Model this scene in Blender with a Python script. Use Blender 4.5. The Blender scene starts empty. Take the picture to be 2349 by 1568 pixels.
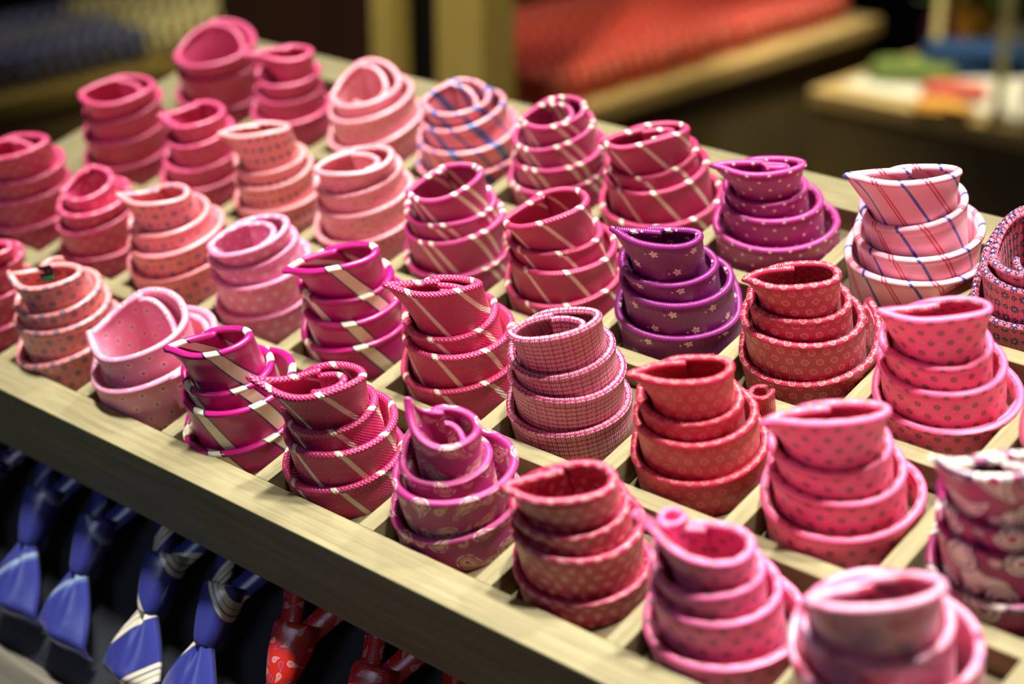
import bpy, math, random
import numpy as np
from mathutils import Matrix, Vector
random.seed(7)
rng = np.random.RandomState(11)
C = bpy.context.scene.collection

# ------------------------------------------------------------------ frame
S = 0.09                       # one grid pitch of the tray, in metres
Z0 = 1.0                       # height of the tray's front inner edge
TILT = math.radians(15.9735)   # the tray leans towards the front
CT, ST = math.cos(TILT), math.sin(TILT)
PV = 1.12778                   # row pitch (in column pitches)
TH = 0.064                     # half thickness of a divider
FLOOR = -0.19                  # cell floor below the divider tops

def W(u, v, z):                # tray units -> world metres
    return Vector((u*S, (v*CT - z*ST)*S, (v*ST + z*CT)*S + Z0))

# ------------------------------------------------------------------ helpers
def srgb(r, g, b):
    def f(c):
        c /= 255.0
        return c/12.92 if c <= 0.04045 else ((c+0.055)/1.055)**2.4
    return (f(r), f(g), f(b), 1.0)

def tag(o, label=None, cat=None, group=None, kind=None):
    if label: o['label'] = label
    if cat: o['category'] = cat
    if group: o['group'] = group
    if kind: o['kind'] = kind
    return o

def empty(name, loc, rot=(0, 0, 0)):
    o = bpy.data.objects.new(name, None)
    o.empty_display_size = 0.02
    C.objects.link(o)
    o.location = loc
    o.rotation_euler = rot
    return o

def mesh_obj(name, verts, faces, mat, parent=None, uvs=None, smooth=True, loc=None, rot=None):
    me = bpy.data.meshes.new(name)
    me.from_pydata([tuple(v) for v in verts], [], faces)
    if uvs is not None:
        lay = me.uv_layers.new(name='UVMap')
        vi = np.empty(len(me.loops), dtype=np.int32)
        me.loops.foreach_get('vertex_index', vi)
        lay.data.foreach_set('uv', np.asarray(uvs, dtype=np.float32)[vi].ravel())
    if smooth:
        me.polygons.foreach_set('use_smooth', [True]*len(me.polygons))
    me.update()
    o = bpy.data.objects.new(name, me)
    me.materials.append(mat)
    C.objects.link(o)
    if parent is not None: o.parent = parent
    if loc is not None: o.location = loc
    if rot is not None: o.rotation_euler = rot
    return o

def bevel(o, w, seg=2):
    m = o.modifiers.new('bevel', 'BEVEL'); m.width = w; m.segments = seg
    m.limit_method = 'ANGLE'; m.angle_limit = math.radians(40)
    return o

class MB:
    def __init__(self): self.v = []; self.f = []
    def box(self, x0, x1, y0, y1, z0, z1):
        b = len(self.v)
        self.v += [(x, y, z) for z in (z0, z1) for y in (y0, y1) for x in (x0, x1)]
        self.f += [tuple(b+i for i in q) for q in ((0,2,3,1),(4,5,7,6),(0,1,5,4),(2,6,7,3),(0,4,6,2),(1,3,7,5))]
        return self
    def lathe(self, prof, seg=24, cx=0, cy=0):
        b = len(self.v); n = len(prof)
        for k in range(seg):
            a = 2*math.pi*k/seg
            for r, z in prof: self.v.append((cx+r*math.cos(a), cy+r*math.sin(a), z))
        for k in range(seg):
            for i in range(n-1):
                p = b+k*n+i; q = b+((k+1) % seg)*n+i
                self.f.append((p, q, q+1, p+1))
        self.f.append(tuple(b+k*n+n-1 for k in range(seg)))
        self.f.append(tuple(b+k*n for k in reversed(range(seg))))
        return self
    def build(self, name, mat, parent=None, smooth=False, scale=1.0, **k):
        return mesh_obj(name, [(x*scale, y*scale, z*scale) for x, y, z in self.v], self.f, mat, parent, smooth=smooth, **k)

# ------------------------------------------------------------------ node arithmetic
class X:
    """a value in a node tree; arithmetic on it adds Math nodes"""
    def __init__(self, nt, s): self.nt, self.s = nt, s
    def op(self, name, *a, clamp=False):
        n = self.nt.nodes.new('ShaderNodeMath'); n.operation = name; n.use_clamp = clamp
        for i, v in enumerate((self,)+a):
            if isinstance(v, X): self.nt.links.new(v.s, n.inputs[i])
            else: n.inputs[i].default_value = v
        return X(self.nt, n.outputs[0])
    def __add__(s, o): return s.op('ADD', o)
    __radd__ = __add__
    def __sub__(s, o): return s.op('SUBTRACT', o)
    def __rsub__(s, o): return (s*-1.0)+o
    def __mul__(s, o): return s.op('MULTIPLY', o)
    __rmul__ = __mul__
    def __truediv__(s, o): return s.op('DIVIDE', o)
    def floor(s): return s.op('FLOOR')
    def fract(s): return s.op('FRACT')
    def mod(s, o): return s.op('FLOORED_MODULO', o)
    def abs(s): return s.op('ABSOLUTE')
    def sin(s): return s.op('SINE')
    def cos(s): return s.op('COSINE')
    def sqrt(s): return s.op('SQRT')
    def pow(s, o): return s.op('POWER', o)
    def max(s, o): return s.op('MAXIMUM', o)
    def min(s, o): return s.op('MINIMUM', o)
    def clamp(s): return s.op('ADD', 0.0, clamp=True)
def vlen(x, y): return (x*x+y*y).sqrt()
def inside(d, aa=0.004): return ((d*(-1.0/aa))+0.5).clamp()          # 1 where d < 0
def band(d, w, aa=0.004): return inside(d.abs()-w, aa)                # 1 where |d| < w

class Fabric:
    def __init__(self, name, base, rough=0.40, sheen=0.14, spec=0.9):
        base = (base[0]*(.86 if base[1] < .1 else 1.0), base[1]*(.72 if base[1] < .1 else .94), min(1, base[2]*1.12), 1)
        self.m = bpy.data.materials.new(name); self.m.use_nodes = True
        self.nt = self.m.node_tree
        self.b = self.nt.nodes['Principled BSDF']
        self.b.inputs['Roughness'].default_value = rough
        self.b.inputs['Sheen Weight'].default_value = sheen
        self.b.inputs['Sheen Roughness'].default_value = 0.4
        self.b.inputs['Sheen Tint'].default_value = tuple(min(1, 0.45+0.55*c) for c in base[:3])+(1,)
        self.b.inputs['Specular IOR Level'].default_value = spec
        self.b.inputs['IOR'].default_value = 1.55
        uv = self.nt.nodes.new('ShaderNodeUVMap'); uv.uv_map = 'UVMap'
        self.uv = uv.outputs[0]
        sp = self.nt.nodes.new('ShaderNodeSeparateXYZ'); self.nt.links.new(uv.outputs[0], sp.inputs[0])
        self.U, self.V = X(self.nt, sp.outputs[0]), X(self.nt, sp.outputs[1])
        rgb = self.nt.nodes.new('ShaderNodeRGB'); rgb.outputs[0].default_value = base
        self.col = rgb.outputs[0]
        self.h = None
    def over(self, col, mask):
        n = self.nt.nodes.new('ShaderNodeMix'); n.data_type = 'RGBA'
        self.nt.links.new(mask.s, n.inputs['Factor'])
        self.nt.links.new(self.col, n.inputs[6])
        n.inputs[7].default_value = col
        self.col = n.outputs[2]
        return self
    def noise(self, scale, detail=2.0):
        n = self.nt.nodes.new('ShaderNodeTexNoise'); n.inputs['Scale'].default_value = scale
        n.inputs['Detail'].default_value = detail
        self.nt.links.new(self.uv, n.inputs['Vector'])
        return X(self.nt, n.outputs[0])
    def rnd(self, ix, iy):
        n = self.nt.nodes.new('ShaderNodeCombineXYZ')
        self.nt.links.new(ix.s, n.inputs[0]); self.nt.links.new(iy.s, n.inputs[1])
        w = self.nt.nodes.new('ShaderNodeTexWhiteNoise'); w.noise_dimensions = '2D'
        self.nt.links.new(n.outputs[0], w.inputs['Vector'])
        return X(self.nt, w.outputs[0])
    def lattice(self, sx, sy, brick=True, ox=0.0, oy=0.0, rot=0.0):
        U, V = self.U+ox, self.V+oy
        if rot:
            c, s = math.cos(rot), math.sin(rot)
            U, V = U*c-V*s, U*s+V*c
        b = V/sy; iy = b.floor()
        a = U/sx
        if brick: a = a+iy.mod(2.0)*0.5
        ix = a.floor()
        return (a.fract()-0.5)*sx, (b.fract()-0.5)*sy, ix, iy
    def ribs(self, freq, amp, ang=0.0):
        c, s = math.cos(ang), math.sin(ang)
        self.bump_h(((self.U*c+self.V*s)*freq).sin()*amp)
        return self
    def basket(self, freq, amp):
        self.bump_h(((self.U*freq).sin()*(self.V*freq).sin())*amp)
        return self
    def bump_h(self, h): self.h = h if self.h is None else self.h+h
    def done(self, dist=0.0008):
        self.nt.links.new(self.col, self.b.inputs['Base Color'])
        w = self.noise(9.0, 3.0)*0.5
        h = w if self.h is None else self.h+w
        n = self.nt.nodes.new('ShaderNodeBump'); n.inputs['Strength'].default_value = 0.55
        n.inputs['Distance'].default_value = dist
        self.nt.links.new(h.s, n.inputs['Height'])
        self.nt.links.new(n.outputs[0], self.b.inputs['Normal'])
        return self.m
    # ---- motifs
    def stripes(self, period, items, ang=math.radians(28), off=0.0):
        """items: (centre, half width, colour) along one period"""
        t = (self.U*math.cos(ang)-self.V*math.sin(ang)+off)
        f = (t/period).fract()*period
        for c, w, col in items: self.over(col, band(f-c, w, 0.006))
        return self
    def dots(self, sx, sy, r, col, ox=0.0, oy=0.0, hole=None, aa=0.006, asp=1.0, brick=True, strength=1.0):
        x, y, ix, iy = self.lattice(sx, sy, brick, ox, oy)
        d = vlen(x*asp, y)
        m = inside(d-r, aa)
        if hole: m = m*inside(hole-d, aa)
        self.over(col, m*strength if strength != 1.0 else m)
        return self
    def flowers(self, sx, sy, r, col, n=5, centre=None, ox=0.0, oy=0.0, brick=True, slim=0.5):
        x, y, ix, iy = self.lattice(sx, sy, brick, ox, oy)
        d = vlen(x, y); a = y.op('ARCTAN2', x)
        rr = (a*(n/2.0)).cos().abs().pow(slim)*r
        self.over(col, inside(d-rr, 0.006))
        if centre: self.over(centre, inside(d-r*0.27, 0.004))
        return self
    def squares(self, sx, sy, r, col, inner):
        x, y, ix, iy = self.lattice(sx, sy)
        k = (ix+iy).mod(2.0)
        ang = k*0.62+self.rnd(ix, iy)*0.35
        c, s = ang.cos(), ang.sin()
        p, q = (x*c-y*s).abs(), (x*s+y*c).abs()
        d = (p.pow(3.2)+q.pow(3.2)).pow(1/3.2)
        self.over(col, band(d-r, r*0.11, 0.004))
        g = r*0.42
        fx, fy = ((x*c-y*s)/g+0.5).fract()-0.5, ((x*s+y*c)/g+0.5).fract()-0.5
        self.over(inner, inside(vlen(fx, fy)-0.22, 0.1)*inside(d-r*0.72, 0.006))
        return self
    def paisley(self, sx, sy, R, col, lines=((0.0, 0.09),), spread=6.2832, ox=0.0, oy=0.0, beads=False, brick=True):
        """curled drops; lines: (level, half width) of the outlines, in R"""
        x, y, ix, iy = self.lattice(sx, sy, brick, ox, oy)
        ang = self.rnd(ix+ox*9, iy+oy*7)*spread
        c, s = ang.cos(), ang.sin()
        px, py = x*c-y*s, x*s+y*c+R*0.45
        t = (py/(R*2.3)).max(0.0)
        px = px-t*t*R*1.25
        w = (1.0-t.min(1.0)).pow(0.75)*R
        d = (px*px+(py.min(0.0)*py.min(0.0))).sqrt()-w
        d = d.max(py-R*2.3)
        for lv, hw in lines:
            m = band(d-lv*R, hw*R, 0.005)
            if beads and lv >= 0: m = m*((((px.abs()+py*1.3)/(R*0.22)).sin()*0.8)+0.9).clamp()
            self.over(col, m)
        return self

def wood(name, light, dark, axis='X', rough=0.55, gscale=1.0):
    m = bpy.data.materials.new(name); m.use_nodes = True
    nt = m.node_tree; b = nt.nodes['Principled BSDF']; b.inputs['Roughness'].default_value = rough
    b.inputs['Specular IOR Level'].default_value = 0.25
    tc = nt.nodes.new('ShaderNodeTexCoord'); mp = nt.nodes.new('ShaderNodeMapping')
    sc = {'X': (4, 90, 90), 'Y': (90, 4, 90), 'Z': (90, 90, 4)}[axis]
    mp.inputs['Scale'].default_value = tuple(s*gscale for s in sc)
    nt.links.new(tc.outputs['Object'], mp.inputs['Vector'])
    n = nt.nodes.new('ShaderNodeTexNoise'); n.inputs['Scale'].default_value = 3.0; n.inputs['Detail'].default_value = 5.0
    n.inputs['Roughness'].default_value = 0.65
    nt.links.new(mp.outputs[0], n.inputs['Vector'])
    r = nt.nodes.new('ShaderNodeValToRGB')
    r.color_ramp.elements[0].position = 0.30; r.color_ramp.elements[0].color = dark
    r.color_ramp.elements[1].position = 0.62; r.color_ramp.elements[1].color = light
    nt.links.new(n.outputs[0], r.inputs[0]); nt.links.new(r.outputs[0], b.inputs['Base Color'])
    bp = nt.nodes.new('ShaderNodeBump'); bp.inputs['Strength'].default_value = 0.25; bp.inputs['Distance'].default_value = 0.0006
    nt.links.new(n.outputs[0], bp.inputs['Height']); nt.links.new(bp.outputs[0], b.inputs['Normal'])
    return m

def plain(name, col, rough=0.6, metal=0.0, spec=0.3, var=0.25, scale=12.0):
    m = bpy.data.materials.new(name); m.use_nodes = True
    nt = m.node_tree; b = nt.nodes['Principled BSDF']
    b.inputs['Roughness'].default_value = rough; b.inputs['Metallic'].default_value = metal
    b.inputs['Specular IOR Level'].default_value = spec
    tc = nt.nodes.new('ShaderNodeTexCoord')
    n = nt.nodes.new('ShaderNodeTexNoise'); n.inputs['Scale'].default_value = scale; n.inputs['Detail'].default_value = 3
    nt.links.new(tc.outputs['Object'], n.inputs['Vector'])
    r = nt.nodes.new('ShaderNodeValToRGB')
    r.color_ramp.elements[0].position = 0.3; r.color_ramp.elements[0].color = tuple(c*(1-var) for c in col[:3])+(1,)
    r.color_ramp.elements[1].position = 0.7; r.color_ramp.elements[1].color = col
    nt.links.new(n.outputs[0], r.inputs[0]); nt.links.new(r.outputs[0], b.inputs['Base Color'])
    return m
# ------------------------------------------------------------------ rolled ties
# per tie: column, row, tiers from the top down (shift to the side, half width,
# rim height, sideways tilt of the rim), and the flared corner of the top turn
TIERS={
'D0':(0,3,[(-0.148,0.391,0.512,-0.005),(-0.187,0.362,0.340,-0.029),(-0.267,0.369,0.080,-0.050),(-0.323,0.382,-0.107,-0.050)],None,0.371,0.106,0.000),
'D1':(1,3,[(-0.089,0.214,0.655,-0.033),(-0.158,0.294,0.437,-0.018),(-0.189,0.314,0.287,-0.029),(-0.218,0.365,0.109,-0.023)],(-0.465,0.656),0.150,0.000,-0.054),
'C0':(0,2,[(-0.125,0.341,0.678,-0.020),(-0.139,0.361,0.494,0.014),(-0.203,0.360,0.301,-0.007),(-0.270,0.366,0.072,-0.007)],None,0.265,0.000,-0.059),
'C1':(1,2,[(-0.088,0.247,0.598,-0.003),(-0.105,0.299,0.440,0.002),(-0.169,0.319,0.229,-0.016),(-0.222,0.336,0.062,-0.033)],(-0.389,0.650),0.220,0.000,-0.014),
'B0':(0,1,[(-0.118,0.334,0.755,-0.012),(-0.125,0.362,0.505,-0.024),(-0.175,0.373,0.324,-0.018),(-0.255,0.389,0.094,-0.020)],None,0.192,0.000,-0.126),
'B1':(1,1,[(-0.164,0.229,0.536,0.006),(-0.143,0.315,0.423,0.005),(-0.185,0.329,0.279,0.003),(-0.231,0.331,0.023,-0.018)],None,0.218,0.060,0.000),
'C2':(2,2,[(-0.167,0.259,0.753,-0.021),(-0.170,0.302,0.417,-0.008),(-0.176,0.333,0.296,0.008),(-0.195,0.373,0.094,-0.005)],(-0.485,0.681),0.112,0.000,-0.134),
'B2':(2,1,[(-0.134,0.259,0.748,-0.015),(-0.132,0.333,0.498,0.013),(-0.116,0.398,0.361,0.022),(-0.165,0.402,0.155,-0.005)],(-0.423,0.743),0.143,0.000,-0.103),
'A0':(1,0,[(-0.034,0.235,0.632,-0.010),(-0.053,0.264,0.490,-0.001),(-0.127,0.275,0.257,0.012),(-0.199,0.315,0.012,0.013)],None,0.112,0.000,-0.111),
'A2':(2,0,[(-0.116,0.275,0.681,-0.005),(-0.118,0.338,0.473,0.011),(-0.131,0.375,0.341,0.005),(-0.157,0.438,0.104,0.060)],(-0.375,0.704),0.164,0.000,-0.097),
'A3':(3,0,[(-0.133,0.366,0.435,0.049),(-0.116,0.463,0.232,0.060)],(-0.497,0.505),0.347,0.112,0.000),
'D2':(2,3,[(-0.154,0.317,0.472,0.011),(-0.134,0.384,0.360,0.042),(-0.145,0.436,0.130,0.056)],None,0.301,0.124,0.000),
'C3':(3,2,[(-0.114,0.324,0.656,-0.000),(-0.124,0.359,0.489,0.014),(-0.109,0.395,0.323,0.008),(-0.137,0.440,0.102,0.021)],None,0.208,0.000,-0.099),
'D3':(3,3,[(-0.085,0.290,0.565,-0.020),(-0.048,0.362,0.454,0.029),(-0.047,0.434,0.269,0.002),(-0.077,0.455,0.058,-0.000)],None,0.275,0.034,0.000),
'D4':(4,3,[(-0.039,0.274,0.645,0.008),(-0.059,0.336,0.486,0.030),(-0.049,0.381,0.314,0.009),(-0.092,0.402,0.136,0.007)],None,0.237,0.000,-0.023),
'D5':(5,3,[(-0.100,0.327,0.754,0.005),(-0.081,0.353,0.486,0.011),(-0.064,0.398,0.372,0.003),(-0.063,0.475,0.122,-0.020)],None,0.145,0.000,-0.166),
'C4':(4,2,[(-0.123,0.300,0.680,0.032),(-0.127,0.348,0.463,-0.017),(-0.120,0.386,0.333,-0.003),(-0.160,0.403,0.055,-0.029)],None,0.237,0.000,-0.048),
'C5':(5,2,[(-0.125,0.321,0.732,0.038),(-0.099,0.343,0.470,-0.033),(-0.070,0.399,0.341,-0.031),(-0.093,0.437,0.099,-0.005)],None,0.208,0.000,-0.097),
'D6':(6,3,[(-0.059,0.286,0.707,-0.035),(-0.060,0.295,0.450,-0.029),(-0.033,0.366,0.343,-0.050),(-0.020,0.455,0.156,-0.050)],(-0.415,0.668),0.119,0.000,-0.153),
'D7':(7,3,[(0.101,0.315,0.861,-0.032),(0.121,0.357,0.524,0.017),(0.140,0.442,0.315,-0.019),(0.103,0.489,0.150,-0.048)],(-0.334,0.806),0.113,0.000,-0.186),
'D8':(8,3,[(0.021,0.304,0.419,0.004),(0.017,0.352,0.303,-0.046),(0.003,0.411,0.075,-0.028)],None,0.289,0.164,0.000),
'B3':(3,1,[(-0.125,0.323,0.618,0.032),(-0.127,0.348,0.489,0.014),(-0.104,0.387,0.343,0.001),(-0.138,0.398,0.077,0.007)],None,0.253,0.000,-0.055),
'B4':(4,1,[(-0.116,0.310,0.751,0.005),(-0.120,0.340,0.485,-0.025),(-0.108,0.373,0.314,-0.011),(-0.141,0.405,0.109,-0.004)],(-0.491,0.614),0.154,0.000,-0.141),
'B5':(5,1,[(-0.091,0.279,0.813,-0.028),(-0.096,0.327,0.469,-0.012),(-0.067,0.385,0.350,-0.029),(-0.105,0.416,0.097,-0.008)],(-0.445,0.780),0.102,0.000,-0.163),
'C6':(6,2,[(-0.094,0.266,0.773,-0.043),(-0.079,0.333,0.491,-0.048),(-0.044,0.387,0.356,-0.050),(-0.062,0.436,0.116,-0.050)],(-0.406,0.815),0.124,0.000,-0.128),
'C7':(7,2,[(-0.045,0.281,0.735,-0.032),(-0.036,0.333,0.485,-0.049),(-0.029,0.400,0.345,-0.050),(-0.010,0.456,0.088,-0.021)],(-0.363,0.687),0.150,0.000,-0.118),
'C8':(8,2,[(-0.033,0.304,0.811,-0.025),(-0.047,0.342,0.471,-0.050),(-0.016,0.391,0.301,-0.050),(0.006,0.462,0.065,-0.050)],(-0.387,0.747),0.109,0.000,-0.180),
'B6':(6,1,[(-0.099,0.305,0.793,0.012),(-0.093,0.347,0.507,-0.013),(-0.089,0.384,0.342,-0.037),(-0.113,0.413,0.092,-0.023)],None,0.154,0.000,-0.135),
'B7':(7,1,[(-0.066,0.278,0.761,-0.025),(-0.075,0.322,0.466,-0.040),(-0.059,0.382,0.349,-0.037),(-0.065,0.431,0.094,-0.010)],(-0.407,0.708),0.139,0.000,-0.126),
'A4':(4,0,[(-0.148,0.266,0.743,-0.001),(-0.149,0.318,0.436,-0.009),(-0.105,0.403,0.330,0.014),(-0.185,0.407,0.031,0.039)],(-0.475,0.673),0.153,0.000,-0.100),
'A5':(5,0,[(-0.109,0.302,0.760,0.014),(-0.122,0.308,0.468,-0.012),(-0.092,0.377,0.331,-0.009),(-0.130,0.412,0.080,0.002)],(-0.534,0.796),0.161,0.000,-0.125),
'A6':(6,0,[(-0.072,0.227,0.617,0.001),(-0.108,0.288,0.428,-0.025),(-0.069,0.394,0.350,-0.007),(-0.118,0.414,0.088,0.006)],(-0.236,0.897),0.201,0.000,-0.015),
'A7':(7,0,[(-0.098,0.304,0.729,-0.015),(-0.102,0.344,0.477,-0.036),(-0.081,0.389,0.344,-0.050),(-0.103,0.408,0.024,-0.040)],(-0.439,0.678),0.168,0.000,-0.121),
'A8':(8,0,[(-0.101,0.247,0.670,-0.050),(-0.119,0.306,0.462,-0.050),(-0.095,0.359,0.310,-0.050),(-0.077,0.454,0.059,-0.038)],(-0.445,0.896),0.168,0.000,-0.067),
'A9':(9,0,[(-0.088,0.344,0.921,-0.010),(-0.070,0.390,0.546,-0.036),(-0.041,0.492,0.366,-0.048)],None,0.110,0.000,-0.216),
'B8':(8,1,[(-0.061,0.322,0.861,-0.035),(-0.073,0.352,0.501,-0.047),(-0.047,0.396,0.311,-0.050),(-0.036,0.481,0.111,-0.043)],(-0.441,0.719),0.097,0.000,-0.210),
'B9':(9,1,[(0.003,0.316,0.855,-0.029),(-0.001,0.337,0.484,-0.044),(0.019,0.373,0.316,-0.038),(0.010,0.437,0.008,-0.037)],(-0.382,0.844),0.095,0.000,-0.206),
}

ER = np.array([0.755209, 0.655485, 0.0])        # sideways axis of the rolls
ED = np.array([-0.655485, 0.755209, 0.0])       # depth axis of the rolls
TAU = 0.046

def smooth01(x):
    x = np.clip(x, 0, 1)
    return x*x*(3-2*x)

def sweep(name, rim, mid, bot, box, mat, parent, tau=TAU, uoff=0.0, voff=0.0, hgt=None):
    """a folded fabric band standing on edge along a path; rim/mid/bot are (n,3)"""
    n = len(rim)
    tg = np.gradient(rim[:, :2], axis=0)
    for _ in range(2):
        tg[1:-1] = (tg[:-2]+2*tg[1:-1]+tg[2:])/4
    tg /= np.maximum(1e-9, np.linalg.norm(tg, axis=1))[:, None]
    nr = np.stack([tg[:, 1], -tg[:, 0], 0*tg[:, 0]], 1)     # to the side of the path
    cen = mid[:, :2].mean(0)
    if np.sum((mid[:, :2]-cen)*nr[:, :2]) < 0: nr = -nr      # pointing outward
    x0, x1, y0, y1 = box
    def clampbox(P):
        P = P.copy(); m = P[:, 2] < 0.012
        P[m, 0] = np.clip(P[m, 0], x0+tau*0.75, x1-tau*0.75)
        P[m, 1] = np.clip(P[m, 1], y0+tau*0.75, y1-tau*0.75)
        return P
    mid = clampbox(mid); bot = clampbox(bot)
    cl = [bot, bot*0.5+mid*0.5, mid]
    for t in (0.3, 0.6, 0.86): cl.append(mid*(1-t)+rim*t)
    top = rim.copy(); top[:, 2] -= tau*0.70; cl.append(top)
    off = [1.04, 1.0, .96, .92, .90, .96, 1.22]
    K = len(cl)
    prof = []
    for i, P in enumerate(cl): prof.append(P+nr*(tau/2*off[i]))
    for a in (35, 68, 90, 112, 145):
        a = math.radians(a); q = rim.copy(); q[:, 2] += -tau*0.70+tau*0.70*math.sin(a)
        prof.append(q+nr*(tau*0.66*math.cos(a)))
    for i, P in reversed(list(enumerate(cl))): prof.append(P-nr*(tau/2*off[i]))
    prof = np.stack(prof, 1)                                 # n, m, 3
    m = prof.shape[1]
    h = np.zeros((n, m)); h[:, 1:] = np.cumsum(np.linalg.norm(np.diff(prof, axis=1), axis=2), axis=1)
    h -= h[:, K+2:K+3]                                       # zero at the rim
    c = (rim+mid)/2
    u = np.zeros(n); u[1:] = np.cumsum(np.linalg.norm(np.diff(c, axis=0), axis=1))
    uv = np.stack([np.repeat(u[:, None], m, 1)+uoff, h+voff], 2).reshape(-1, 2)
    V = prof.reshape(-1, 3)
    F = []
    for i in range(n-1):
        for j in range(m-1):
            a = i*m+j
            F.append((a, a+1, a+m+1, a+m))
        F.append((i*m+m-1, i*m, (i+1)*m, (i+1)*m+m-1))
    F.append(tuple(range(m-1, -1, -1))); F.append(tuple((n-1)*m+j for j in range(m)))
    return V, F, uv

def tie_local(V, base):
    """tray units -> the tie's own metres, origin at its base"""
    return (V-np.array(base))*S

def rolled_tie(key, mat, label, seed, start=0.0, peel=0.0, tail=0.0, taildrop=0.05, tailshrink=0.82,
               ear_w=0.40, ear_zw=1.1, group='rolled ties in the tray', seg=72, label_patch=None, beta=0.95):
    col, row, tiers, ear, b0, back, dc = TIERS[key]
    r = np.random.RandomState(seed)
    base = np.array([col+0.5, row*PV+0.5*(PV-2*TH), 0.0])
    box = (col+TH, col+1-TH, row*PV, (row+1)*PV-2*TH)
    K = len(tiers)
    tiers = list(tiers)
    for k in range(K-1):                                     # each turn outside the one above it
        s, a, z, t = tiers[k+1]
        L = min(s-a, tiers[k][0]-tiers[k][1]+.02); Rg = max(s+a, tiers[k][0]+tiers[k][1]-.015)
        tiers[k+1] = ((L+Rg)/2, (Rg-L)/2, z, t)
    order = list(range(K-1, -1, -1))                         # outermost first
    wob = [(r.uniform(-1, 1), r.uniform(0, 6.28), r.uniform(-1, 1), r.uniform(0, 6.28)) for _ in range(K)]
    def tier_at(k, phi, shrink):
        s, a, z, tl = tiers[k]
        a = a-TAU/2
        w = wob[k]
        a = a*(1+0.012*w[2]*np.sin(3*phi+w[3]))-shrink
        b = beta*a if k else np.maximum(.05, b0-TAU*.15-shrink)
        ca, sa = np.cos(phi), np.sin(phi)
        zr = z+tl*ca+0.010*w[0]*np.sin(2*phi+w[1])+0.006*w[2]*np.sin(3*phi+w[3])
        bk = back if k == 0 else back*0.35
        zr = zr+bk*np.maximum(0, sa)**1.3
        xr = s+a*ca; yr = b*sa+(dc if k == 0 else 0.0)
        if k == 0:
            d = np.abs(np.mod(phi, 2*np.pi)-np.pi)
            if ear is not None:
                ext = (s-a)-ear[0]; e = np.exp(-d/ear_w)
                xr = xr-ext*e
                zr = zr+(ear[1]-dc*.675-(z-tl))*np.exp(-d/(ear_w*ear_zw))
            else:
                xr = xr-0.030*np.exp(-d/0.25)
        if k < K-1:
            s2, a2, z2, t2 = tiers[k+1]
            a2 = a2-TAU/2
            L = max(s-0.97*a, s2-a2+1.12*TAU) if np.isscalar(shrink) else np.maximum(s-0.97*a, s2-a2+1.12*TAU)
            Rr = np.minimum(s+0.97*a, s2+a2-1.12*TAU)
            am = np.maximum(0.10, (Rr-L)/2); sm = (L+Rr)/2
            bm = np.minimum(beta*a*0.97, beta*a2-1.12*TAU)
            if k == 0: bm = np.minimum(beta*(a+shrink)*0.97, beta*a2-1.12*TAU)-shrink*.5
            zm = np.minimum(z2+t2*ca, zr-0.07)
            xb, yb = sm+0.97*am*ca, 0.97*bm*sa
        else:
            am, sm, bm = a*0.985, s, b*0.985
            zm = 0*ca+min(0.0, z-0.06)
            xb, yb = sm+am*0.97*ca, bm*0.97*sa
        xm, ym = sm+am*ca, bm*sa
        zb = 0*ca+FLOOR+0.003
        def P(x, y, zz): return base[None, :]+x[:, None]*ER[None, :]+y[:, None]*ED[None, :]+zz[:, None]*np.array([[0, 0, 1.0]])
        return P(xr, yr, zr), P(xm, ym, zm), P(xb, yb, zb)
    R_, M_, B_ = [], [], []
    for oi, k in enumerate(order):
        f0 = start if oi == 0 else 0.0
        fr = np.linspace(f0, 1.0, int(seg*(1-f0))+1)
        if k == 0:
            extra = 0.75+np.array([-.03, -.02, -.012, -.006, .006, .012, .02, .03])
            fr = np.unique(np.concatenate([fr, extra]))
        phi = np.pi/2-2*np.pi*fr
        shrink = (TAU*1.05)*smooth01((fr-0.55)/0.4) if k == 0 else np.zeros_like(fr)
        A = tier_at(k, phi, shrink)
        if k > 0:
            Bn = tier_at(k-1, phi, np.zeros_like(fr))
            w = smooth01((fr-0.70)/0.30)[:, None]
            A = tuple(a*(1-w)+b*w for a, b in zip(A, Bn))
        if oi == 0 and peel:
            q = np.clip(1-(fr-f0)/0.16, 0, 1)**1.6*peel
            dirv = np.cos(phi)[:, None]*ER[None, :]+np.sin(phi)[:, None]*ED[None, :]
            A = (A[0]+dirv*q[:, None]+np.array([[0, 0, .45]])*q[:, None], A[1]+dirv*q[:, None]*.75, A[2]+dirv*q[:, None]*0.3)
        if oi < K-1: A = tuple(a[:-1] for a in A)
        for lst, a in zip((R_, M_, B_), A): lst.append(a)
    rim, mid, bot = np.concatenate(R_), np.concatenate(M_), np.concatenate(B_)
    uo, vo = r.uniform(0, 5), r.uniform(0, 3)
    org = base+np.array([0, 0, FLOOR])
    root = empty('rolled_tie', W(*org), (TILT, 0, 0))
    tag(root, label, 'tie', group)
    V, F, uv = sweep('coil', rim, mid, bot, box, mat, root, uoff=uo, voff=vo)
    mesh_obj('coil', tie_local(V, org), F, mat, root, uv)
    # the inner end of the tie, curling on inside the top turn
    if tail > 0:
        s, a, z, tl = tiers[0]
        fr = np.linspace(0.0, tail, int(60*tail)+4)
        phi = np.pi/2-2*np.pi*(fr+0.98)
        t = fr/tail
        aa = (a-TAU/2-TAU*2.35)*(1-(1-tailshrink)*t)
        bb = np.maximum(.03, (b0-TAU*1.6))*(1-(1-tailshrink)*t)
        ca, sa = np.cos(phi), np.sin(phi)
        x = s+aa*ca+0.02*t; y = bb*sa+dc
        zr = z+tl*ca-0.015-taildrop*smooth01(t*1.6)+(back*np.maximum(0, sa)**1.3)
        P = lambda x, y, zz: base[None, :]+x[:, None]*ER[None, :]+y[:, None]*ED[None, :]+zz[:, None]*np.array([[0, 0, 1.0]])
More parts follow.
